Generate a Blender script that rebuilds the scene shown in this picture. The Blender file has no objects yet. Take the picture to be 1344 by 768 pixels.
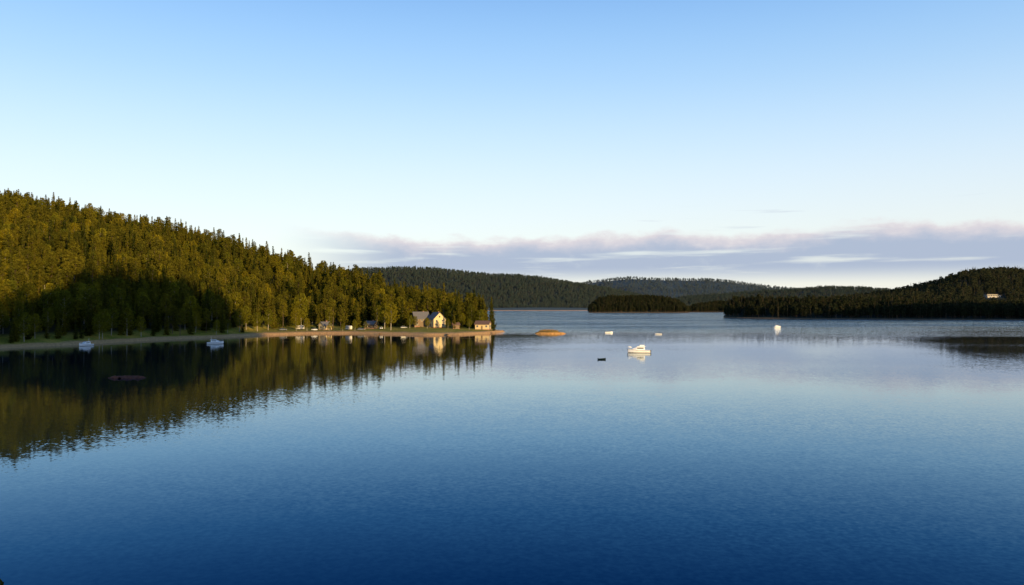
import bpy, bmesh, math, random
from mathutils import Vector, Matrix, noise
random.seed(7)
R=random.random
F=1045.0; HC=16.0; HOR=402.0
SUN_AZ=math.radians(145); SUN_EL=math.radians(8)
scene=bpy.context.scene
scene.view_settings.view_transform='Standard'; scene.view_settings.look='None'; scene.view_settings.exposure=0
col=scene.collection

def link(o): col.objects.link(o); return o
def U(u,d): return (u-672.0)/F*d
def WP(u,y):
    d=HC*F/(y-HOR); return U(u,d),d
def interp(tab,x):
    if x<=tab[0][0]: return tab[0][1]
    for i in range(len(tab)-1):
        a,b=tab[i],tab[i+1]
        if x<=b[0]:
            t=(x-a[0])/(b[0]-a[0]); return a[1]+(b[1]-a[1])*t
    return tab[-1][1]
def sm(t):
    t=max(0,min(1,t)); return t*t*(3-2*t)
def nz(x,y,s,z=0.0): return noise.noise(Vector((x/s,y/s,z)))

# ---------------- materials
def newmat(name):
    m=bpy.data.materials.new(name); m.use_nodes=True
    nt=m.node_tree; b=nt.nodes['Principled BSDF']; return m,nt,b
def simple(name,c,rough=0.6,var=0.12,scale=3.0,metal=0.0):
    m,nt,b=newmat(name)
    b.inputs['Roughness'].default_value=rough; b.inputs['Metallic'].default_value=metal
    tc=nt.nodes.new('ShaderNodeTexCoord'); n=nt.nodes.new('ShaderNodeTexNoise'); n.inputs['Scale'].default_value=scale
    n.inputs['Detail'].default_value=4
    nt.links.new(tc.outputs['Object'],n.inputs['Vector'])
    r=nt.nodes.new('ShaderNodeValToRGB')
    r.color_ramp.elements[0].position=0.3; r.color_ramp.elements[1].position=0.7
    r.color_ramp.elements[0].color=tuple(x*(1-var) for x in c)+(1,)
    r.color_ramp.elements[1].color=tuple(min(1,x*(1+var)) for x in c)+(1,)
    nt.links.new(n.outputs['Fac'],r.inputs['Fac']); nt.links.new(r.outputs['Color'],b.inputs['Base Color'])
    return m
def foliage(name,cols,scale=0.5,transl=0.25):
    m,nt,b=newmat(name); nt.nodes.remove(b)
    out=nt.nodes['Material Output']
    oi=nt.nodes.new('ShaderNodeObjectInfo')
    r=nt.nodes.new('ShaderNodeValToRGB'); cr=r.color_ramp
    cr.elements[0].color=tuple(cols[0])+(1,); cr.elements[0].position=0
    cr.elements[1].color=tuple(cols[-1])+(1,); cr.elements[1].position=1
    for i,c in enumerate(cols[1:-1]):
        e=cr.elements.new((i+1)/(len(cols)-1)); e.color=tuple(c)+(1,)
    nt.links.new(oi.outputs['Random'],r.inputs['Fac'])
    tc=nt.nodes.new('ShaderNodeTexCoord'); n=nt.nodes.new('ShaderNodeTexNoise'); n.inputs['Scale'].default_value=scale; n.inputs['Detail'].default_value=3
    nt.links.new(tc.outputs['Object'],n.inputs['Vector'])
    mr=nt.nodes.new('ShaderNodeMapRange'); mr.inputs['From Min'].default_value=0.3; mr.inputs['From Max'].default_value=0.7
    mr.inputs['To Min'].default_value=0.5; mr.inputs['To Max'].default_value=1.5
    nt.links.new(n.outputs['Fac'],mr.inputs['Value'])
    vm=nt.nodes.new('ShaderNodeVectorMath'); vm.operation='SCALE'
    nt.links.new(r.outputs['Color'],vm.inputs[0]); nt.links.new(mr.outputs['Result'],vm.inputs['Scale'])
    d=nt.nodes.new('ShaderNodeBsdfDiffuse'); t=nt.nodes.new('ShaderNodeBsdfTranslucent'); mx=nt.nodes.new('ShaderNodeMixShader')
    mx.inputs[0].default_value=transl
    nt.links.new(vm.outputs[0],d.inputs['Color']); nt.links.new(vm.outputs[0],t.inputs['Color'])
    nt.links.new(d.outputs[0],mx.inputs[1]); nt.links.new(t.outputs[0],mx.inputs[2]); nt.links.new(mx.outputs[0],out.inputs['Surface'])
    return m
M_spruce=foliage('spruce_needles',[(0.026,0.034,0.006),(0.062,0.064,0.008),(0.115,0.100,0.010),(0.042,0.047,0.008)])
M_leaf=foliage('birch_leaves',[(0.175,0.155,0.012),(0.10,0.104,0.010),(0.23,0.185,0.012),(0.08,0.084,0.009)],0.7,0.3)
M_pine=foliage('pine_needles',[(0.056,0.058,0.008),(0.13,0.112,0.011),(0.076,0.073,0.009)])
M_fars=foliage('haze_tinted_needles',[(0.043,0.066,0.062),(0.061,0.084,0.072),(0.052,0.074,0.067)])  # bluish aerial haze is painted into the needle colour
M_far2=foliage('haze_blue_needles',[(0.066,0.10,0.118),(0.081,0.113,0.128),(0.072,0.103,0.123)])  # stronger haze for the farthest ridge, also put into the base colour
M_dark=foliage('dark_needles',[(0.016,0.024,0.014),(0.036,0.038,0.016),(0.022,0.030,0.014)])
M_mid=foliage('hill_needles',[(0.026,0.034,0.020),(0.050,0.052,0.024),(0.034,0.042,0.022)])
M_bark=simple('bark',(0.10,0.065,0.04),0.9,0.4,4)
M_birchbark=simple('birch_bark',(0.3,0.26,0.2),0.8,0.3,5)

def terrain_mat(name,grass1,grass2,forest,sand,zs=0.7,zg=3.2):
    m,nt,b=newmat(name); b.inputs['Roughness'].default_value=0.95; b.inputs['Specular IOR Level'].default_value=0.1
    geo=nt.nodes.new('ShaderNodeNewGeometry'); sep=nt.nodes.new('ShaderNodeSeparateXYZ'); nt.links.new(geo.outputs['Position'],sep.inputs[0])
    n=nt.nodes.new('ShaderNodeTexNoise'); n.inputs['Scale'].default_value=0.12; n.inputs['Detail'].default_value=6; nt.links.new(geo.outputs['Position'],n.inputs['Vector'])
    n2=nt.nodes.new('ShaderNodeTexNoise'); n2.inputs['Scale'].default_value=1.3; n2.inputs['Detail'].default_value=5; nt.links.new(geo.outputs['Position'],n2.inputs['Vector'])
    g=nt.nodes.new('ShaderNodeMix'); g.data_type='RGBA'; g.inputs[6].default_value=grass1+(1,); g.inputs[7].default_value=grass2+(1,)
    mr0=nt.nodes.new('ShaderNodeMapRange'); mr0.inputs[1].default_value=0.38; mr0.inputs[2].default_value=0.62; nt.links.new(n.outputs['Fac'],mr0.inputs[0]); nt.links.new(mr0.outputs[0],g.inputs[0])
    ad=nt.nodes.new('ShaderNodeMath'); ad.operation='MULTIPLY_ADD'; ad.inputs[1].default_value=1.0; nt.links.new(n.outputs['Fac'],ad.inputs[0])
    sb=nt.nodes.new('ShaderNodeMath'); sb.operation='SUBTRACT'; sb.inputs[1].default_value=0.5; nt.links.new(sep.outputs['Z'],sb.inputs[0]); nt.links.new(sb.outputs[0],ad.inputs[2])
    mr=nt.nodes.new('ShaderNodeMapRange'); mr.inputs[1].default_value=zs; mr.inputs[2].default_value=zs+0.25; nt.links.new(ad.outputs[0],mr.inputs[0])
    s=nt.nodes.new('ShaderNodeMix'); s.data_type='RGBA'; s.inputs[6].default_value=sand+(1,); nt.links.new(mr.outputs[0],s.inputs[0]); nt.links.new(g.outputs[2],s.inputs[7])
    mr2=nt.nodes.new('ShaderNodeMapRange'); mr2.inputs[1].default_value=zg; mr2.inputs[2].default_value=zg+1.5; nt.links.new(ad.outputs[0],mr2.inputs[0])
    f=nt.nodes.new('ShaderNodeMix'); f.data_type='RGBA'; f.inputs[7].default_value=forest+(1,); nt.links.new(mr2.outputs[0],f.inputs[0]); nt.links.new(s.outputs[2],f.inputs[6])
    mr3=nt.nodes.new('ShaderNodeMapRange'); mr3.inputs[1].default_value=0.3; mr3.inputs[2].default_value=0.7; mr3.inputs[3].default_value=0.65; mr3.inputs[4].default_value=1.3; nt.links.new(n2.outputs['Fac'],mr3.inputs[0])
    vm=nt.nodes.new('ShaderNodeVectorMath'); vm.operation='SCALE'; nt.links.new(f.outputs[2],vm.inputs[0]); nt.links.new(mr3.outputs[0],vm.inputs['Scale'])
    nt.links.new(vm.outputs[0],b.inputs['Base Color'])
    bp=nt.nodes.new('ShaderNodeBump'); bp.inputs['Distance'].default_value=0.4; bp.inputs['Strength'].default_value=0.6
    nt.links.new(n2.outputs['Fac'],bp.inputs['Height']); nt.links.new(bp.outputs[0],b.inputs['Normal'])
    return m
M_land=terrain_mat('shore_ground',(0.17,0.17,0.02),(0.32,0.24,0.04),(0.035,0.033,0.014),(0.44,0.26,0.11),1.1,3.4)
M_farland=terrain_mat('far_ground',(0.03,0.04,0.03),(0.04,0.045,0.03),(0.025,0.035,0.028),(0.16,0.11,0.07),0.5,0.8)
M_hazeland=terrain_mat('haze_tinted_ground',(0.05,0.075,0.085),(0.06,0.085,0.09),(0.05,0.075,0.085),(0.35,0.22,0.14),1.6,2.2)  # grass and forest tones carry the distance haze as blue-grey colour
M_islet=terrain_mat('islet_ground',(0.22,0.15,0.03),(0.34,0.19,0.05),(0.26,0.17,0.04),(0.50,0.26,0.08),0.7,3)
M_rock=simple('wet_rock',(0.12,0.034,0.016),0.9,0.4,1.5)
M_white=simple('white_gelcoat',(0.8,0.8,0.78),0.25,0.04,2)
M_blue=simple('blue_stripe',(0.03,0.06,0.16),0.3)
M_glass=simple('dark_glass',(0.02,0.025,0.03),0.08,0.1)
M_steel=simple('steel_rail',(0.6,0.6,0.6),0.3,0.05,2,0.8)
M_cream=simple('cream_boards',(0.58,0.44,0.22),0.7,0.1,2)
M_whitew=simple('white_boards',(0.66,0.60,0.50),0.7,0.06,2)
M_greyw=simple('weathered_render',(0.38,0.35,0.31),0.7,0.1,1)
M_brownw=simple('brown_boards',(0.17,0.115,0.065),0.8,0.2,2)
M_roof=simple('grey_roof',(0.12,0.115,0.115),0.8,0.2,2)
M_roofd=simple('brown_roof',(0.12,0.07,0.05),0.8,0.2,2)
M_brick=simple('chimney_brick',(0.3,0.14,0.09),0.9,0.2,5)
M_tyre=simple('tyre',(0.02,0.02,0.02),0.9)
M_carw=simple('car_paint_white',(0.7,0.7,0.69),0.25,0.02)
M_carb=simple('car_paint_grey',(0.12,0.13,0.15),0.25,0.02)
M_wood=simple('weathered_wood',(0.26,0.18,0.11),0.85,0.25,3)
M_dgreen=simple('green_hull',(0.04,0.07,0.04),0.4,0.1)

# ---------------- mesh builder
class MB:
    def __init__(s): s.v=[]; s.f=[]; s.mi=[]; s.mats=[]
    def m(s,mat):
        if mat not in s.mats: s.mats.append(mat)
        return s.mats.index(mat)
    def face(s,pts,mat):
        i=len(s.v); s.v+= [tuple(p) for p in pts]; s.f.append(tuple(range(i,i+len(pts)))); s.mi.append(s.m(mat))
    def box(s,c,sz,mat,rz=0,taper=1.0):
        k=s.m(mat); i=len(s.v); ca,sa=math.cos(rz),math.sin(rz)
        for dz in (-.5,.5):
            tp=1.0 if dz<0 else taper
            for dx,dy in ((-.5,-.5),(.5,-.5),(.5,.5),(-.5,.5)):
                x=dx*sz[0]*tp; y=dy*sz[1]*tp
                s.v.append((c[0]+x*ca-y*sa,c[1]+x*sa+y*ca,c[2]+dz*sz[2]))
        for q in ((3,2,1,0),(4,5,6,7),(0,1,5,4),(1,2,6,5),(2,3,7,6),(3,0,4,7)):
            s.f.append(tuple(i+a for a in q)); s.mi.append(k)
    def tube(s,p,q,r0,r1,mat,n=6):
        k=s.m(mat); p=Vector(p); q=Vector(q); d=(q-p)
        if d.length<1e-5: return
        d.normalize(); a=d.orthogonal().normalized(); b=d.cross(a); i=len(s.v)
        for c,r in ((p,r0),(q,r1)):
            for j in range(n):
                t=2*math.pi*j/n; s.v.append(tuple(c+a*math.cos(t)*r+b*math.sin(t)*r))
        for j in range(n):
            s.f.append((i+j,i+(j+1)%n,i+n+(j+1)%n,i+n+j)); s.mi.append(k)
        s.f.append(tuple(i+j for j in reversed(range(n)))); s.mi.append(k)
        s.f.append(tuple(i+n+j for j in range(n))); s.mi.append(k)
    def loft(s,secs,mat,cap=True,closed=False):
        k=s.m(mat); n=len(secs[0]); i=len(s.v)
        for sec in secs: s.v+=[tuple(p) for p in sec]
        for a in range(len(secs)-1):
            for j in range(n if closed else n-1):
                j2=(j+1)%n
                s.f.append((i+a*n+j,i+a*n+j2,i+(a+1)*n+j2,i+(a+1)*n+j)); s.mi.append(k)
        if cap:
            s.f.append(tuple(i+j for j in range(n))); s.mi.append(k)
            s.f.append(tuple(i+(len(secs)-1)*n+j for j in reversed(range(n)))); s.mi.append(k)
    def mesh(s,name,smooth=False,fix=False):
        me=bpy.data.meshes.new(name); me.from_pydata(s.v,[],s.f)
        for m in s.mats: me.materials.append(m)
        me.polygons.foreach_set('material_index',s.mi)
        if smooth: me.polygons.foreach_set('use_smooth',[True]*len(s.f))
        if fix:
            bm=bmesh.new(); bm.from_mesh(me); bmesh.ops.recalc_face_normals(bm,faces=bm.faces); bm.to_mesh(me); bm.free()
        me.update(); return me
    def obj(s,name,parent=None,smooth=False,fix=True,bevel=0):
        o=link(bpy.data.objects.new(name,s.mesh(name,smooth,fix)))
        if parent: o.parent=parent
        return o
def empty(name,loc,rz=0,sc=1):
    e=link(bpy.data.objects.new(name,None)); e.location=loc; e.rotation_euler=(0,0,rz); e.scale=(sc,)*3; return e

# ---------------- trees
def rquad(mb,c,s,mat,flat=0.0):
    n=Vector((random.gauss(0,1),random.gauss(0,1),random.gauss(0,1)+flat)).normalized()
    a=n.orthogonal().normalized(); b=n.cross(a); t=R()*6.28
    a2=a*math.cos(t)+b*math.sin(t); b2=n.cross(a2); c=Vector(c)
    mb.face([c-a2*s,c-b2*s*0.6,c+a2*s*(0.7+R()*.5),c+b2*s*0.6],mat)
def spruce(H=18,Rr=3.0,mat=M_spruce,tiers=26,br=9,sub=6,seed=0,dens=1):
    random.seed(seed); mb=MB()
    mb.tube((0,0,-1),(0,0,H*0.6),0.22,0.12,M_bark); mb.tube((0,0,H*0.6),(0,0,H*0.99),0.12,0.02,M_bark,5)
    for i in range(tiers):
        t=(i+R()*.6)/tiers; z=1.0+t*(H-1.0)
        rad=Rr*(1-t)**0.8*(0.95 if t>.08 else .7)+0.12
        n=max(4,int(br*(1-t*.5)))
        for j in range(n):
            a=2*math.pi*(j+R()*.9)/n+i*1.3; L=rad*(0.6+R()*0.55)
            for k in range(sub):
                f=(k+R())/sub
                p=(math.cos(a)*L*f+random.gauss(0,.12),math.sin(a)*L*f+random.gauss(0,.12),z-0.35*L*f+0.15*L*f*f+random.gauss(0,.12))
                rquad(mb,p,(0.34+0.25*R())*(1.15-0.5*t),mat,0.8)
    return mb
def decid(H=15,mat=M_leaf,bark=M_birchbark,seed=0,clumps=16,per=110,wid=3.6,base=0.3,leaf=0.3,cz=1.0):
    random.seed(seed); mb=MB()
    top=Vector((R()-.5,R()-.5,H*.85)); mb.tube((0,0,-1),tuple(top*.5),0.24,0.15,bark); mb.tube(tuple(top*.5),tuple(top),0.15,0.04,bark,5)
    for i in range(clumps):
        t=(i+.5)/clumps; z=H*(base+(0.95-base)*t); rr=wid*math.sin(math.pi*(0.15+0.8*t))**0.7*(0.35+R()*.45)
        a=i*2.4+R(); c=Vector((math.cos(a)*rr,math.sin(a)*rr,z))
        st=Vector((0,0,max(1,z-rr*.8))); mb.tube(tuple(st),tuple(c),0.07,0.02,bark,4)
        cr=wid*(0.32+R()*.22)*(1.1-.35*t)
        for k in range(per):
            d=Vector((random.gauss(0,1),random.gauss(0,1),random.gauss(0,1))).normalized()*cr*(0.55+0.6*R()**.7)
            d.z*=0.75*cz
            rquad(mb,c+d,leaf*(.7+.7*R()),mat,0.3)
    return mb
def proto(items): return [(nm,mb.mesh(nm)) for nm,mb in items]
spr=[spruce(19,2.9,seed=1),spruce(16,2.7,seed=2,tiers=22),spruce(20,3.4,seed=3,tiers=30)]
dec=[decid(14,seed=4,per=130,leaf=.26),decid(16,seed=5,wid=4.2,clumps=18,per=130,leaf=.27)]
pin=[decid(19,M_pine,M_bark,seed=6,clumps=15,per=105,wid=3.3,base=0.42,cz=.85,leaf=.29),decid(17,M_pine,M_bark,seed=8,clumps=14,per=105,wid=2.9,base=0.33,cz=.85,leaf=.29)]
C_near=proto([('spruce_stand',spr[0]),('spruce_stand',spr[1]),('spruce_stand',spr[2]),('birch_stand',dec[0]),('birch_stand',dec[1]),('pine_stand',pin[0]),('pine_stand',pin[1])])
def lows(mat,s0):
    return [('spruce_stand',spruce(17,3.2,mat,14,7,3,s0)),('pine_stand',decid(14,mat,M_bark,seed=s0+1,clumps=10,per=28,wid=3.6,base=.25,leaf=.65)),('pine_stand',decid(15,mat,M_bark,seed=s0+2,clumps=10,per=28,wid=3.8,base=.3,leaf=.65)),]
C_dark=proto(lows(M_dark,20))
C_mid=proto(lows(M_mid,25))
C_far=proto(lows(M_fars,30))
C_far2=proto(lows(M_far2,40))

def forest(name,pts,protos):
    e=empty(name,(0,0,0))
    for k,(nm,me0) in enumerate(protos):
        v=[];f=[]
        for p in pts:
            if p[4]!=k: continue
            h=p[3]*(.88+.24*R())*.5; t=R()*6.283; i=len(v); c,s=math.cos(t)*h*1.41421,math.sin(t)*h*1.41421
            tx=random.gauss(0,.03)
            for a,b in ((c,s),(-s,c),(-c,-s),(s,-c)): v.append((p[0]+a,p[1]+b,p[2]+a*tx))
            f.append((i,i+1,i+2,i+3))
        if not f: continue
        me=bpy.data.meshes.new(nm); me.from_pydata(v,[],f); me.update()
        o=link(bpy.data.objects.new(nm,me)); o.parent=e
        o.instance_type='FACES'; o.use_instance_faces_scale=True; o.instance_faces_scale=1.0
        o.show_instancer_for_render=False; o.show_instancer_for_viewport=False
        t=link(bpy.data.objects.new('tree',me0)); t.parent=o
    print(name,len(pts))

def grid_obj(name,rows,mat):
    nr=len(rows); nc=len(rows[0]); v=[p for r in rows for p in r]
    f=[(i*nc+j,i*nc+j+1,(i+1)*nc+j+1,(i+1)*nc+j) for i in range(nr-1) for j in range(nc-1)]
    me=bpy.data.meshes.new(name); me.from_pydata(v,[],f); me.materials.append(mat)
    me.polygons.foreach_set('use_smooth',[True]*len(f))
    bm=bmesh.new(); bm.from_mesh(me); bmesh.ops.recalc_face_normals(bm,faces=bm.faces)
    if sum(x.normal.z for x in bm.faces)<0: bmesh.ops.reverse_faces(bm,faces=bm.faces)
    bm.to_mesh(me); bm.free()
    return link(bpy.data.objects.new(name,me))

# ---------------- left hill
def wd(y): return HC*F/(y-HOR)
SH=[(-900,150),(-500,205),(-200,262),(0,wd(458)),(60,wd(455)),(120,wd(452)),(200,wd(447)),(300,wd(443)),(345,wd(440.5)),(400,wd(438.5)),(460,wd(438)),(520,wd(439.5)),(560,wd(440.5)),(600,wd(440)),(640,wd(438)),(657,wd(436.5)),(664,wd(435.5))]
BK=[(560,1500),(592,800),(610,640),(630,570),(648,525),(657,500),(664,wd(435.5))]
RD=[(-900,560),(0,690),(250,700),(350,680),(430,650),(520,610),(600,560),(660,520)]
RT=[(-900,225),(-300,236),(-100,243),(0,252),(60,263),(130,275),(190,291),(250,303),(310,317),(370,331),(430,350),(480,361),(520,374),(560,386),(590,393),(620,398),(660,408)]
def ridge_h(u):
    d=interp(RD,u); tr=17 if u<560 else 14
    return max(2.2,HC+(HOR-interp(RT,u))/F*d-tr)
def flat(u): return 6+50*sm((u-290)/90)
def hL(u,d):
    x=U(u,d)
    s=min(d-interp(SH,u),interp(BK,u)-d)+2.5*nz(x,d,14)
    k=.17+.1*sm((u-300)/60)
    base=max(-3,min(1.15,s*k)) if s<10 else 1.15+min(1.5,(s-10)*.035)
    ds=interp(SH,u)+flat(u); dr=interp(RD,u)
    t=(d-ds)/(dr-ds)
    hr=ridge_h(u)
    h=0
    if t>0:
        tt=min(1,t); h=(hr-2.4)*(0.55*tt+0.45*sm(tt))
        if t>1: h=(hr-2.4)*(1-0.6*sm((d-dr)/500))
        h+= (3*nz(x,d,50)+6*nz(x,d,110,4.)*(1-.6*sm(t*1.2)))*sm(t*3)*min(1,hr/40)
    h*=sm(s/25) if s<25 else 1
    return base+h
offs=[-30,-15,-8,-5,-3,-1.5,0,1.5,3,4.5,6,8,10,13,16,20,25,30,36,42,50,58,66,76,88,100,115,130,150,170,190,210,230,250,275,300,325,350,400,450,500,600,700]
rows=[]
u=-900
while u<=672:
    rows.append([(U(u,interp(SH,u)+o),interp(SH,u)+o,hL(u,interp(SH,u)+o)) for o in offs]); u+=(12 if u<-50 else 4)
grid_obj('hillside',rows,M_land)
random.seed(11)
pts=[]
y=170
SP=6.0
while y<1000:
    x=-800
    while x<10:
        px=x+(R()-.5)*SP*1.1; py=y+(R()-.5)*SP*1.1
        x+=SP
        u=672+F*px/py
        if u<-420 or u>650: continue
        s=py-interp(SH,u); sb=interp(BK,u)-py
        if s<9 or sb<4: continue
        if u>300 and s<flat(u)*(0.95 if u<540 else .75): continue
        if 538<u<594 and py<514: continue
        if u>618 and py<500: continue
        if py>interp(RD,u)+60: continue
        h=hL(u,py)
        mixn=nz(px,py,45,3.3)+nz(px,py,15,7)*.5
        low=1-sm((s-20)/160)
        r=R()
        if r< 0.12+0.45*max(0,mixn)+0.12*low: i=random.choice((3,4)); sc=.75+.45*R()
        elif r<0.44: i=random.choice((5,6)); sc=.75+.45*R()
        else: i=random.choice((0,1,2)); sc=.60+.60*R()
        sc*=1+.25*nz(px,py,35,9.)
        if s<18: sc*=.75
        pts.append((px,py,h-.3,sc,i))
    y+=SP
forest('forest',pts,C_near)

# ---------------- generic ridges
def ridge(name,top,ds,dr,back,trh,mat,shore=None,usteps=8,namp=0.0,dn=22):
    u0,u1=top[0][0],top[-1][0]
    def S(u): return interp(shore,u) if shore else ds
    def h(u,d):
        s=S(u); rr=s+(dr-ds)
        H=max(0.5,HC+(HOR-interp(top,u))/F*rr-trh)
        t=(d-s)/(rr-s)
        e=sm((u-u0)/8)*sm((u1-u)/8)
        if t<0: return -2+0*t
        v=0.8+(H-0.8)*(sm(t)*.6+.4*min(t,1)) if t<1 else 0.8+(H-.8)*(1-.7*sm((d-rr)/back))
        v+=namp*nz(U(u,d),d,(dr-ds)*.35)*sm(t*2)
        return v*e-1.5*(1-e)
    rows=[]; u=u0
    while u<=u1:
        r=[]
        for j in range(dn+1):
            k=j/dn; d=S(u)-3+ (dr-ds+back)*k**1.5
            r.append((U(u,d),d,h(u,d) if j else -2))
        rows.append(r); u+=usteps
    grid_obj(name,rows,mat)
    return h,S,u0,u1
def rforest(name,rg,n,dr_ds,protos,smin,smax,seed,extra=0.25):
    h,S,u0,u1=rg; random.seed(seed); p=[]
    for _ in range(n):
        u=u0+(u1-u0)*R(); s=S(u); d=s+4+(dr_ds*(1+extra))*R()
        z=h(u,d)
        if z<0.5: continue
        if 1288<u<1320 and 1290<d<1385: continue
        p.append((U(u,d),d,z-.5,smin+(smax-smin)*R(),random.choice((0,1,2))))
    forest(name,p,protos)
g=ridge('wooded_shore',[(948,412),(952,397),(962,390),(1000,388),(1100,390),(1180,390),(1250,393),(1344,396),(1500,385),(1700,380)],980,1060,120,15,M_farland,
  shore=[(948,1120),(1000,1060),(1060,1010),(1200,960),(1344,930),(1700,900)],namp=2)
rforest('shore_forest',g,3600,80,C_dark,.75,1.2,50,.6)
g=ridge('wooded_hill',[(1040,400),(1090,390),(1130,386),(1180,378),(1230,367),(1265,355),(1290,351),(1344,353),(1450,350),(1700,370)],1180,1650,400,14,M_farland,namp=6)
hH=g[0]
rforest('hill_forest',g,9000,470,C_mid,.8,1.2,51)
g=ridge('wooded_island',[(768,409),(774,398),(785,390),(800,387),(840,386),(870,387),(890,391),(902,402),(910,409)],2000,2120,120,17,M_farland,usteps=2,namp=2)
rforest('island_forest',g,2600,120,C_dark,.8,1.2,52,.6)
g=ridge('wooded_headland',[(896,408),(905,401),(915,397),(940,394),(980,392),(1040,392),(1100,392)],2150,2300,150,17,M_farland,usteps=4,namp=3)
rforest('headland_forest',g,2600,150,C_dark,.8,1.2,53,.6)
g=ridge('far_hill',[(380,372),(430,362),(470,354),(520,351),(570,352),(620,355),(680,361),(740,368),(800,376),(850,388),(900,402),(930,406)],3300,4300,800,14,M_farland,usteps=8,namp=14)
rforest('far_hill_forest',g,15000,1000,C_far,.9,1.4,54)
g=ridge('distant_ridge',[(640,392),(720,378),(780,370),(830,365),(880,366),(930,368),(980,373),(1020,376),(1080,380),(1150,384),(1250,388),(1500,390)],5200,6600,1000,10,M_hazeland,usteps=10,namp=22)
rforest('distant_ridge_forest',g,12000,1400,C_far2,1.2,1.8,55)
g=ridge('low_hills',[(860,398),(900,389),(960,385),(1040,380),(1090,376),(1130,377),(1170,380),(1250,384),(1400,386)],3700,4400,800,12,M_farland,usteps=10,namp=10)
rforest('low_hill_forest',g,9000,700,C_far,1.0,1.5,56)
g=ridge('sand_bar',[(600,405),(640,404),(700,403.3),(760,403.6),(800,405)],2900,2960,60,1,M_hazeland,usteps=6)

# ---------------- near land (camera headland and the hill that shades the shore)
sx,sy=math.sin(SUN_AZ),math.cos(SUN_AZ)
pxv=(-sy,sx)
PR=[(-300,55),(0,74),(12,80),(31,97),(50,112),(70,121),(100,118),(120,106),(132,86),(144,60),(165,28),(195,-4),(300,-6)]
def hN(x,y):
    s=x*sx+y*sy; p=x*pxv[0]+y*pxv[1]
    w=math.exp(-((s-125)/62.0)**2)
    h=-5+ (interp(PR,p)+5)*w + 3*nz(x,y,30)
    g=14.2 if y<0 else 14.2*math.exp(-(y*y)/(2*11.0**2))
    g*=math.exp(-(x/60.0)**2)
    g-= 3 if y>30 else 0
    return max(h,g-.6*(y>4)+.25*nz(x,y,3) if y<34 else -5)
def fr(a,b,st):
    r=[];x=a
    while x<=b: r.append(x); x+=st
    return r
ys=fr(-420,-40,10)+fr(-36,40,3)+fr(48,240,8)
xs=fr(-240,-42,8)+fr(-39,42,3)+fr(50,420,8)
grid_obj('headland',[[(x,y,hN(x,y)) for y in ys] for x in xs],M_land)
random.seed(5); p=[]
for _ in range(3500):
    x=-150+500*R(); y=-350+480*R()
    h=hN(x,y)
    if h<3 or math.hypot(x,y)<35: continue
    if y>0 and x<0.9*y: continue
    p.append((x,y,h-.4,.6+.3*R(),random.choice((0,1,2))))
forest('headland_trees',p,C_dark)
def hE(x,y):
    s=(x-760)*sx+(y-640)*sy; q=(x-760)*pxv[0]+(y-640)*pxv[1]
    return -4+84*math.exp(-(s/90)**2-((q+30)/190.0)**4)+5*nz(x,y,60)
grid_obj('unseen_shade_hill',[[(x,y,hE(x,y)) for y in fr(340,980,20)] for x in fr(520,1100,20)],M_farland)  # out-of-view hill, added to throw shade on the right-hand shore

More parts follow.
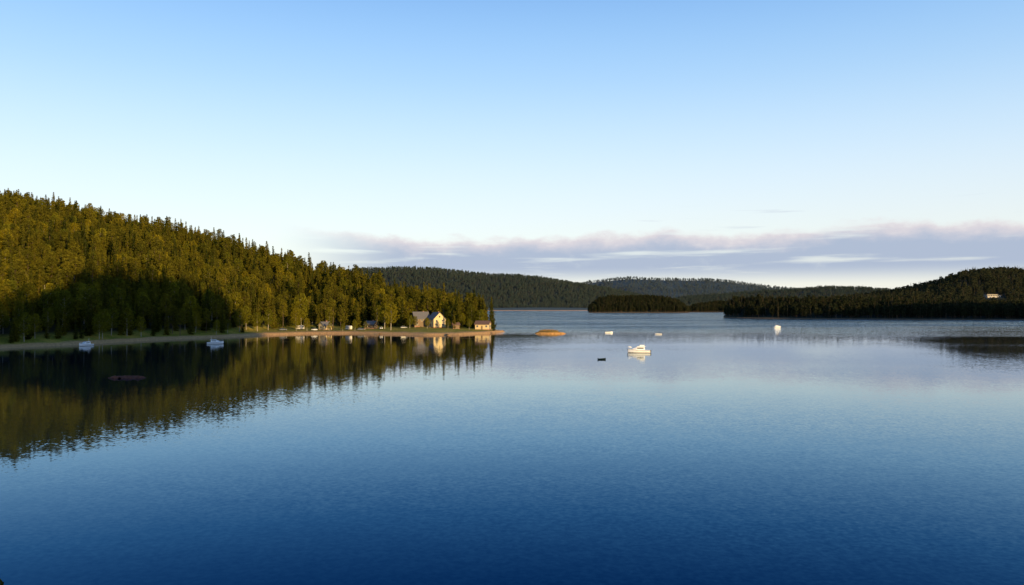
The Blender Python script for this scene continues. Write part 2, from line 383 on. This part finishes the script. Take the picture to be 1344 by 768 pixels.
# ---------------- lake bed ground and water
rows=[[(x,y,-6.0) for y in (-3000,0,3000,9000,16000)] for x in (-9000,-3000,0,3000,9000)]
grid_obj('ground',rows,M_farland)
def water_mat():
    m,nt,b=newmat('lake_water'); nt.nodes.remove(b)
    geo=nt.nodes.new('ShaderNodeNewGeometry'); L=nt.links.new
    def ns(scale,det,sxy=(1,1)):
        mp=nt.nodes.new('ShaderNodeMapping'); mp.inputs['Scale'].default_value=(scale*sxy[0],scale*sxy[1],scale)
        n=nt.nodes.new('ShaderNodeTexNoise'); n.inputs['Scale'].default_value=1; n.inputs['Detail'].default_value=det
        L(geo.outputs['Position'],mp.inputs['Vector']); L(mp.outputs[0],n.inputs['Vector']); return n
    def slope(n,amp):
        a=nt.nodes.new('ShaderNodeVectorMath'); a.operation='SUBTRACT'; a.inputs[1].default_value=(.5,.5,.5); L(n.outputs['Color'],a.inputs[0])
        c=nt.nodes.new('ShaderNodeVectorMath'); c.operation='MULTIPLY'; c.inputs[1].default_value=(amp,amp,0); L(a.outputs[0],c.inputs[0]); return c
    s1=slope(ns(2.4,3),0.055); s2=slope(ns(0.35,2,(1,1.4)),0.013)
    ad=nt.nodes.new('ShaderNodeVectorMath'); ad.operation='ADD'; L(s1.outputs[0],ad.inputs[0]); L(s2.outputs[0],ad.inputs[1])
    pn=ns(0.006,4,(0.7,2.2)); mr=nt.nodes.new('ShaderNodeMapRange'); mr.inputs[1].default_value=.42; mr.inputs[2].default_value=.62; mr.inputs[3].default_value=.45; mr.inputs[4].default_value=1.5
    L(pn.outputs['Fac'],mr.inputs[0])
    # breeze on the open water further out, with an irregular edge
    sp=nt.nodes.new('ShaderNodeSeparateXYZ'); L(geo.outputs['Position'],sp.inputs[0])
    pe=ns(0.004,5,(0.6,3.0)); ye=nt.nodes.new('ShaderNodeMath'); ye.operation='MULTIPLY_ADD'; ye.inputs[1].default_value=300; L(pe.outputs['Fac'],ye.inputs[0]); L(sp.outputs['Y'],ye.inputs[2])
    br=nt.nodes.new('ShaderNodeMapRange'); br.inputs[1].default_value=560; br.inputs[2].default_value=860; br.inputs[3].default_value=1; br.inputs[4].default_value=26.0; L(ye.outputs[0],br.inputs[0])
    mu=nt.nodes.new('ShaderNodeMath'); mu.operation='MULTIPLY'; L(mr.outputs[0],mu.inputs[0]); L(br.outputs[0],mu.inputs[1])
    sc=nt.nodes.new('ShaderNodeVectorMath'); sc.operation='SCALE'; L(ad.outputs[0],sc.inputs[0]); L(mu.outputs[0],sc.inputs['Scale'])
    up=nt.nodes.new('ShaderNodeVectorMath'); up.operation='ADD'; up.inputs[1].default_value=(0,0,1); L(sc.outputs[0],up.inputs[0])
    no=nt.nodes.new('ShaderNodeVectorMath'); no.operation='NORMALIZE'; L(up.outputs[0],no.inputs[0])
    fr_=nt.nodes.new('ShaderNodeFresnel'); fr_.inputs['IOR'].default_value=1.6; L(no.outputs[0],fr_.inputs['Normal'])
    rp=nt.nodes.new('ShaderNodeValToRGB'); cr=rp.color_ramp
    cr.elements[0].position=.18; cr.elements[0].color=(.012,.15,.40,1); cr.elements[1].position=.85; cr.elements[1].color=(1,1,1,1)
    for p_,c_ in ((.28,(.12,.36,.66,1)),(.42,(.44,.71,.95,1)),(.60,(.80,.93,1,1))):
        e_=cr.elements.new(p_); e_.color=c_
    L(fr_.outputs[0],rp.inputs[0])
    gl=nt.nodes.new('ShaderNodeBsdfGlossy'); gl.inputs['Roughness'].default_value=.03; L(rp.outputs[0],gl.inputs['Color']); L(no.outputs[0],gl.inputs['Normal'])
    df=nt.nodes.new('ShaderNodeBsdfDiffuse'); df.inputs['Color'].default_value=(.0005,.006,.018,1)
    mx=nt.nodes.new('ShaderNodeMixShader'); L(fr_.outputs[0],mx.inputs[0]); L(df.outputs[0],mx.inputs[1]); L(gl.outputs[0],mx.inputs[2])
    L(mx.outputs[0],nt.nodes['Material Output'].inputs['Surface'])
    return m
grid_obj('water',[[(x,y,0.0) for y in (-3000,0,3000,9000,15000)] for x in (-9000,-3000,0,3000,9000)],water_mat())

# ---------------- islet & rock
def mound(name,cx,cy,rx,ry,hh,mat,amp,seed):
    rows=[]; n=26
    for i in range(n+1):
        r=[]
        for j in range(n+1):
            a=(i/n*2-1)*1.25; b=(j/n*2-1)*1.25
            q=math.sqrt(a*a+b*b); k=1-q*q
            h=hh*k if k<0 else hh*k**.6
            h+=amp*noise.fractal(Vector((a*3,b*3,seed)),0.7,2,4)
            r.append((cx+a*rx,cy+b*ry,max(-1.2,h)))
        rows.append(r)
    return grid_obj(name,rows,mat)
x,y=WP(722,438); mound('grassy_islet',x,y,9,6,1.6,M_islet,.45,1.3)
x,y=WP(720,437)
mb=MB(); random.seed(3)
for _ in range(420):
    a=R()*6.28; q=R()**.5*.75; bx=math.cos(a)*q*8; by=math.sin(a)*q*5; z=1.1*(1-q*q)+.3
    t=R()*3; w=.12; hh=.5+R()*.7
    mb.face([(bx-w*math.cos(t),by-w*math.sin(t),z),(bx+w*math.cos(t),by+w*math.sin(t),z),(bx+R()*.4-.2,by,z+hh)],M_islet)
o=mb.obj('reed_grass',fix=False); o.location=(x,y,0)
x,y=WP(168,496); mound('reef_rock',x,y,3.6,1.6,.35,M_rock,.5,5.1)

# ---------------- houses
def gz(x,y): return hL(672+F*x/y,y)
def house(name,u,d,w,dep,wh,rh,rz,wall,roof,storeys=1,nw=3,chim=True):
    x=U(u,d); z=gz(x,d)
    e=empty(name,(x,d,z),rz)
    mb=MB(); mb.box((0,0,-.6),(w+.3,dep+.3,1.6),M_brick); mb.obj('foundation',e)
    mb=MB()
    b0=.2; t0=wh
    prof=[(-dep/2,b0),(dep/2,b0),(dep/2,t0),(0,t0+rh-.12),(-dep/2,t0)]
    mb.loft([[(xx,p[0],p[1]) for p in prof] for xx in (-w/2,w/2)],wall,closed=True); mb.obj('walls',e)
    mb=MB(); ov=.5; k=rh/(dep/2)
    for sg in (-1,1):
        a=(sg*(dep/2+ov),t0-k*ov); c=(0,t0+rh)
        mb.loft([[(xx,a[0],a[1]),(xx,c[0],c[1]),(xx,c[0],c[1]+.22),(xx,a[0],a[1]+.22)] for xx in (-w/2-ov,w/2+ov)],roof,closed=True)
    mb.obj('roof',e)
    fr=MB(); gl=MB()
    sh=(wh-.4)/storeys
    for sg in (-1,1):
        for st in range(storeys):
            for i in range(nw):
                if st==0 and sg==-1 and i==nw//2: continue
                wx=(i+.5)/nw*w-w/2; wz=.4+sh*st+sh*.55
                fr.box((wx,sg*(dep/2+.02),wz),(1.3,.08,1.4),M_whitew); gl.box((wx,sg*(dep/2+.055),wz),(1.08,.06,1.18),M_glass); fr.box((wx,sg*(dep/2+.09),wz),(.06,.04,1.18),M_whitew)
        n2=max(1,int(dep//3))
        for st in range(storeys):
            for i in range(n2):
                wy=(i+.5)/n2*dep-dep/2; wz=.4+sh*st+sh*.55
                fr.box((sg*(w/2+.02),wy,wz),(.08,1.3,1.4),M_whitew); gl.box((sg*(w/2+.055),wy,wz),(.06,1.08,1.18),M_glass); fr.box((sg*(w/2+.09),wy,wz),(.04,.06,1.18),M_whitew)
        if rh>2: gl.box((sg*(w/2+.03),0,t0+rh*.35),(.08,.9,1.0),M_glass)
    fr.obj('window_frames',e); gl.obj('windows',e)
    mb=MB(); mb.box((0,-dep/2-.03,.2+1.05),(1.0,.09,2.1),M_brownw); mb.box((0,-dep/2-.6,.1),(2.2,1.1,.2),M_wood); mb.obj('door',e)
    if chim:
        mb=MB(); mb.box((w*.2,.4,t0+rh*.9),(.7,.7,1.8),M_brick); mb.box((w*.2,.4,t0+rh*.9+.95),(.85,.85,.12),M_brick); mb.obj('chimney',e)
    return e
house('wooden_house',573,498,10,8,5.2,4.0,math.radians(-62),M_cream,M_roof,2,4)
house('wooden_house',552,506,9.5,8,5.2,4.0,math.radians(20),M_brownw,M_roof,2,3)
house('boat_house',634,488,8.5,6,3.3,1.9,math.radians(-12),M_cream,M_roofd,1,3,False)
house('cottage',427,486,6,5,2.8,2,math.radians(50),M_cream,M_roof,1,2)
house('cottage',487,496,6.5,5,2.7,1.8,math.radians(-20),M_brownw,M_roof,1,2)
house('garden_shed',598,486,4,3.2,2.4,1.1,math.radians(20),M_brownw,M_roofd,1,1,False)

# ---------------- vehicles
def car(u,d,rz,mat,name='parked_car'):
    x=U(u,d); e=empty(name,(x,d,gz(x,d)+.02),rz)
    mb=MB()
    L=[(-2.15,.45,.75,.78),(-2.05,.35,.9,.84),(-1.2,.3,.98,.88),(.9,.3,.95,.88),(1.9,.35,.82,.82),(2.15,.42,.65,.74)]
    mb.loft([[(a,-w,b),(a,w,b),(a,w,c*.8),(a,w*.93,c),(a,-w*.93,c),(a,-w,c*.8)] for a,b,c,w in L],mat,closed=True); mb.obj('body',e)
    mb=MB(); mb.loft([[(a,-w,.93),(a,w,.93),(a2,w*.82,1.42),(a2,-w*.82,1.42)] for a,a2,w in ((-1.7,-1.3,.8),(.9,.3,.8))],M_glass,closed=True); mb.obj('windows',e)
    mb=MB(); mb.box((-.5,0,1.44),(1.6,1.3,.06),mat); mb.obj('roof_panel',e)
    mb=MB()
    for a in (-1.35,1.35):
        for s in (-1,1): mb.tube((a,s*.62,.32),(a,s*.86,.32),.32,.32,M_tyre,14)
    mb.obj('wheels',e)
def caravan(u,d,rz):
    x=U(u,d); e=empty('caravan',(x,d,gz(x,d)+.02),rz)
    mb=MB(); prof=[(-2.6,.5),(2.4,.5),(2.7,1.2),(2.5,2.3),(2.2,2.6),(-2.4,2.6),(-2.65,2.2)]
    mb.loft([[(a,yy,b) for a,b in prof] for yy in (-1.1,1.1)],M_whitew,closed=True); mb.obj('body',e)
    mb=MB()
    for s in (-1,1):
        for a in (-1.5,1.4): mb.box((a,s*1.11,1.75),(1.1,.05,.65),M_glass)
    mb.box((0,-1.11,1.35),(.65,.05,1.6),M_whitew); mb.obj('windows',e)
    mb=MB()
    for s in (-1,1): mb.tube((-.2,s*.85,.33),(-.2,s*1.08,.33),.33,.33,M_tyre,14)
    mb.tube((2.6,0,.55),(3.8,0,.5),.05,.05,M_steel); mb.obj('chassis',e)
car(372,470,.2,M_carb); car(413,477,1.2,M_carw); car(474,480,.1,M_carb); car(530,489,.4,M_carb); car(500,487,1.9,M_carw)
caravan(394,482,1.1); caravan(458,484,-1.0)

# ---------------- boats
def cruiser(u,y,L,rz,fly=True,name='motor_boat'):
    x,d=WP(u,y); e=empty(name,(x,d,0),rz,L/8.0)
    mb=MB(); S=[]
    for t in (0,.15,.35,.55,.72,.86,.95,1.0):
        a=-4+8*t; w=1.35*(1 if t<.5 else math.cos((t-.5)/.5*math.pi/2)**.65)+.02; dk=.95+.55*t*t; ch=.15+.35*max(0,t-.6)
        S.append([(a,-w,dk),(a,-w*.86,ch),(a-.5*t,0,-.35+.5*max(0,t-.8)*3),(a,w*.86,ch),(a,w,dk)])
    mb.loft(S,M_white,closed=True); mb.obj('hull',e)
    mb=MB()
    for q in (0,4): mb.loft([[(p[q][0],p[q][1]*1.012,p[q][2]-.12),(p[q][0],p[q][1]*1.012,p[q][2]-.2)] for p in S[:-1]],M_blue,cap=False)
    mb.obj('stripe',e,fix=False)
    mb=MB()
    mb.loft([[(a,-w,1.0),(a,w,1.0),(a2,w*.8,z),(a2,-w*.8,z)] for a,a2,w,z in ((-2.2,-2.0,1.05,2.15),(1.0,.3,1.05,2.15),(2.6,2.0,.7,1.45))],M_white,closed=True)
    mb.box((-1.0,0,2.2),(3.2,2.0,.1),M_white)
    if fly:
        mb.box((-1.2,0,2.5),(1.8,1.5,.5),M_white,0,.85); mb.box((-.35,0,2.85),(.08,1.2,.3),M_glass)
    mb.obj('cabin',e)
    mb=MB()
    for s in (-1,1):
        mb.loft([[(a,s*(w),z0),(a,s*(w-.12),z1),(a,s*(w-.16),z1),(a,s*(w-.05),z0)] for a,w,z0,z1 in ((-1.7,.99,1.45,1.95),(.5,.99,1.45,1.95))],M_glass,closed=True)
    mb.box((.85,0,1.75),(.06,1.5,.5),M_glass); mb.obj('windows',e)
    mb=MB()
    for s in (-1,1):
        pr=None
        for p in S[3:]:
            q=(p[0][0]-.1,s*abs(p[0][1])*.93,p[0][2]+.55); mb.tube((q[0],q[1],p[0][2]),q,.02,.02,M_steel,5)
            if pr: mb.tube(pr,q,.025,.025,M_steel,5)
            pr=q
    mb.tube((-1.8,0,2.2),(-2.1,0,4.0),.05,.03,M_steel); mb.tube((-2.0,-.5,3.3),(-2.0,.5,3.3),.03,.03,M_steel); mb.obj('railing',e)
    mb=MB(); mb.box((-4.15,0,.55),(.35,.4,.9),M_glass,0,.8); mb.obj('outboard',e)
def dinghy(u,y,L,rz,mat,name='rowing_boat'):
    x,d=WP(u,y); e=empty(name,(x,d,0),rz,L/4.0)
    mb=MB(); S=[]
    for t in (0,.2,.45,.7,.88,1.0):
        a=-2+4*t; w=.75*(1 if t<.4 else math.cos((t-.4)/.6*math.pi/2)**.6)+.02; dk=.5+.25*t*t
        S.append([(a,-w,dk),(a,-w*.75,.05),(a,0,-.12),(a,w*.75,.05),(a,w,dk)]+[(a,w*.9,dk),(a,w*.65,.2),(a,-w*.65,.2),(a,-w*.9,dk)])
    mb.loft(S,mat,closed=True); mb.obj('hull',e)
    mb=MB()
    for a in (-1.2,0,.9): mb.box((a,0,.42),(.3,1.15 if a<.5 else .9,.05),M_wood)
    mb.box((-2.1,0,.55),(.25,.3,.6),M_glass,0,.8); mb.tube((-.2,-.7,.56),(.9,-1.3,.2),.03,.03,M_wood,5); mb.obj('seats',e)
cruiser(838,463,7.9,math.radians(172),True)
cruiser(113,454,6.2,math.radians(250),False,'cabin_boat'); cruiser(283,451.5,6.6,math.radians(15),False,'cabin_boat')
dinghy(790,472,2.6,.4,M_dgreen); dinghy(799,437,4.6,.1,M_white); dinghy(864,439,4.0,2.9,M_white)
cruiser(1020,430,5.6,.2,False,'cabin_boat')
def jetty(u,d,L,rz):
    x=U(u,d); e=empty('wooden_jetty',(x,d,0),rz); mb=MB()
    n=int(L/.5)
    for i in range(n): mb.box((0,-i*.5,.75),(1.6,.42,.07),M_wood)
    mb.obj('deck',e); mb=MB()
    for i in range(0,n,5):
        for s in (-.7,.7): mb.tube((s,-i*.5,-1.5),(s,-i*.5,1.1),.09,.09,M_wood,7)
    mb.obj('posts',e)
jetty(584,446,14,.3); jetty(500,455,11,-.2); jetty(645,470,10,.9)
def villa(u,d):
    x=U(u,d); z=max(hH(u,d)+3,HC+(HOR-391)/F*d)
    e=empty('hillside_villa',(x,d,z),.25); mb=MB()
    mb.box((0,0,-1.5),(22,8,7),M_greyw); mb.box((15,2,-2),(10,7,5),M_whitew); mb.obj('walls',e)
    mb=MB(); mb.box((0,0,2.25),(24,10,.5),M_roof); mb.box((15.8,2,.75),(11,8.5,.5),M_roof); mb.obj('roof',e)
    mb=MB()
    for i in range(6): mb.box((-9+i*3.6,-4.05,.2),(2.2,.15,1.7),M_glass)
    for i in range(2): mb.box((13+i*4,-1.55,-1.2),(2.2,.15,1.5),M_glass)
    mb.obj('windows',e)
villa(1300,1375)

# ---------------- individual trees on the spit
random.seed(21)
meshes={'spruce_tree':[m.mesh('spruce') for m in (spr[0],spr[1])],'birch_tree':[m.mesh('birch') for m in dec],'pine_tree':[m.mesh('pine') for m in pin]}
def tree(kind,u,d,sc):
    o=link(bpy.data.objects.new(kind,random.choice(meshes[kind]))); x=U(u,d); o.location=(x,d,gz(x,d)-.2); o.rotation_euler=(0,0,R()*6.28); s=sc
    o.scale=(s*(.9+.3*R()),s*(.9+.3*R()),s)
for k,u,d,s in [('birch_tree',352,470,.9),('birch_tree',338,455,.8),('pine_tree',372,490,.95),('birch_tree',388,492,.8),('pine_tree',437,490,1.0),('pine_tree',447,487,.95),('spruce_tree',418,500,.8),
  ('birch_tree',505,488,1.05),('birch_tree',513,474,1.2),('pine_tree',522,505,1.0),('spruce_tree',533,500,1.0),('birch_tree',593,504,1.0),('pine_tree',562,516,1.2),('pine_tree',602,508,1.05),('spruce_tree',611,506,1.0),
  ('birch_tree',619,503,.95),('birch_tree',582,514,1.15),('spruce_tree',470,493,.9),('birch_tree',495,508,.9),('birch_tree',538,488,.6),('birch_tree',606,490,.6),('spruce_tree',625,506,.95),('birch_tree',561,482,.5),('birch_tree',480,482,.4),
  ('birch_tree',403,474,.5),('birch_tree',466,472,.45),('birch_tree',389,470,.4),('birch_tree',450,470,.35),('pine_tree',538,508,1.1),('birch_tree',588,482,.42),('birch_tree',616,482,.5),('spruce_tree',648,484,.45),('pine_tree',548,520,1.2),('birch_tree',433,476,.35),('spruce_tree',360,482,.9),
  ('pine_tree',590,520,1.1),('spruce_tree',571,514,1.2),('birch_tree',545,490,.55),('birch_tree',630,500,.75),('spruce_tree',616,496,.8)]:
    tree(k,u,d,s)
o=link(bpy.data.objects.new('spruce_tree',meshes['spruce_tree'][1])); o.scale=(.3,.3,.3); o.location=(-7.75,12.0,11.9-16*.3)

# ---------------- sky
w=bpy.data.worlds.new('World'); scene.world=w; w.use_nodes=True; nt=w.node_tree; nt.nodes.clear()
N=nt.nodes.new; L=nt.links.new
K=0.15
out=N('ShaderNodeOutputWorld'); bg=N('ShaderNodeBackground'); L(bg.outputs[0],out.inputs[0]); bg.inputs[1].default_value=K
sky=N('ShaderNodeTexSky'); sky.sky_type='NISHITA'; sky.sun_disc=False; sky.sun_elevation=SUN_EL; sky.sun_rotation=SUN_AZ; sky.air_density=1.0; sky.dust_density=0.3; sky.ozone_density=2.5; sky.altitude=100
tc=N('ShaderNodeTexCoord'); sep=N('ShaderNodeSeparateXYZ'); L(tc.outputs['Generated'],sep.inputs[0])
def mrng(src,a,b,c=0,d=1,smooth=True):
    m=N('ShaderNodeMapRange'); m.interpolation_type='SMOOTHSTEP' if smooth else 'LINEAR'
    m.inputs[1].default_value=a; m.inputs[2].default_value=b; m.inputs[3].default_value=c; m.inputs[4].default_value=d; L(src,m.inputs[0]); return m.outputs[0]
def mth(op,a,b):
    m=N('ShaderNodeMath'); m.operation=op; L(a,m.inputs[0])
    if isinstance(b,(int,float)): m.inputs[1].default_value=b
    else: L(b,m.inputs[1])
    return m.outputs[0]
def mul(a,b): return mth('MULTIPLY',a,b)
rp=N('ShaderNodeValToRGB'); cr=rp.color_ramp; cr.interpolation='B_SPLINE'
st=[(0,(.84,.85,.86)),(.06,(.89,.87,.83)),(.12,(.85,.90,.92)),(.19,(.69,.85,.99)),(.27,(.44,.69,.98)),(.36,(.26,.52,.94)),(.55,(.08,.22,.60)),(1,(.03,.09,.28))]
cr.elements[0].position=0; cr.elements[0].color=st[0][1]+(1,); cr.elements[1].position=1; cr.elements[1].color=st[-1][1]+(1,)
for p_,c_ in st[1:-1]:
    e_=cr.elements.new(p_); e_.color=c_+(1,)
L(sep.outputs['Z'],rp.inputs[0])
sc=N('ShaderNodeVectorMath'); sc.operation='SCALE'; sc.inputs['Scale'].default_value=1/K; L(rp.outputs[0],sc.inputs[0])
s2=N('ShaderNodeVectorMath'); s2.operation='SCALE'; s2.inputs['Scale'].default_value=2.2; L(sky.outputs[0],s2.inputs[0])
base=N('ShaderNodeMix'); base.data_type='RGBA'; base.inputs[0].default_value=.18; L(sc.outputs[0],base.inputs[6]); L(s2.outputs[0],base.inputs[7])
def skynoise(scl,loc,det,rough=.5):
    mp=N('ShaderNodeMapping'); mp.inputs['Scale'].default_value=scl; mp.inputs['Location'].default_value=loc; L(tc.outputs['Generated'],mp.inputs[0])
    n=N('ShaderNodeTexNoise'); n.inputs['Scale'].default_value=1; n.inputs['Detail'].default_value=det; n.inputs['Roughness'].default_value=rough; L(mp.outputs[0],n.inputs[0]); return n.outputs['Fac']
n1=skynoise((3,3,6),(0,0,0),2); n1b=skynoise((22,22,44),(4,0,1),7,.6)
e1=mth('ADD',mth('MULTIPLY',n1,-0.05),mth('MULTIPLY',n1b,-0.030))
hh=mth('ADD',sep.outputs['Z'],e1)
top=mrng(hh,0.054,0.042)
bot=mrng(sep.outputs['Z'],0.022,0.050)
azm=mrng(sep.outputs['X'],-0.30,-0.12)
cm=mul(mul(top,bot),azm)
n2=skynoise((5,5,70),(3,1,2),6)
gap=mrng(n2,0.68,0.52,.35,1)
cm=mul(mul(cm,gap),mrng(n1b,.2,.45,.8,1))
n3=skynoise((9,9,150),(1,5,0),5)
wis=mth('MULTIPLY',mul(mul(mul(mrng(n3,.62,.74),mrng(sep.outputs['Z'],.085,.1)),mrng(sep.outputs['Z'],.125,.11)),mrng(sep.outputs['X'],0,.15)),.35)
cs=mth('MULTIPLY',cm,.92)
cc=N('ShaderNodeMix'); cc.data_type='RGBA'; cc.inputs[6].default_value=(.40/K,.48/K,.64/K,1); cc.inputs[7].default_value=(.78/K,.71/K,.74/K,1)
L(mrng(hh,0.026,0.050),cc.inputs[0])
mx=N('ShaderNodeMix'); mx.data_type='RGBA'; L(cs,mx.inputs[0]); L(base.outputs[2],mx.inputs[6]); L(cc.outputs[2],mx.inputs[7])
mx2=N('ShaderNodeMix'); mx2.data_type='RGBA'; L(wis,mx2.inputs[0]); L(mx.outputs[2],mx2.inputs[6]); mx2.inputs[7].default_value=(.5/K,.55/K,.68/K,1)
L(mx2.outputs[2],bg.inputs[0])

# ---------------- sun
sd=bpy.data.lights.new('sun','SUN'); sd.energy=7.0; sd.angle=math.radians(.5); sd.color=(1,.70,.32)
so=link(bpy.data.objects.new('sun',sd))
dv=Vector((math.cos(SUN_EL)*sx,math.cos(SUN_EL)*sy,math.sin(SUN_EL)))
so.rotation_euler=dv.to_track_quat('Z','Y').to_euler(); so.location=dv*400

# ---------------- camera
cd=bpy.data.cameras.new('camera'); co=link(bpy.data.objects.new('camera',cd)); scene.camera=co
cd.sensor_width=36; cd.lens=36*F/1344; cd.clip_end=30000; cd.clip_start=.1
co.location=(0,0,HC); co.rotation_euler=(math.radians(90)+math.atan(18/F),0,0)
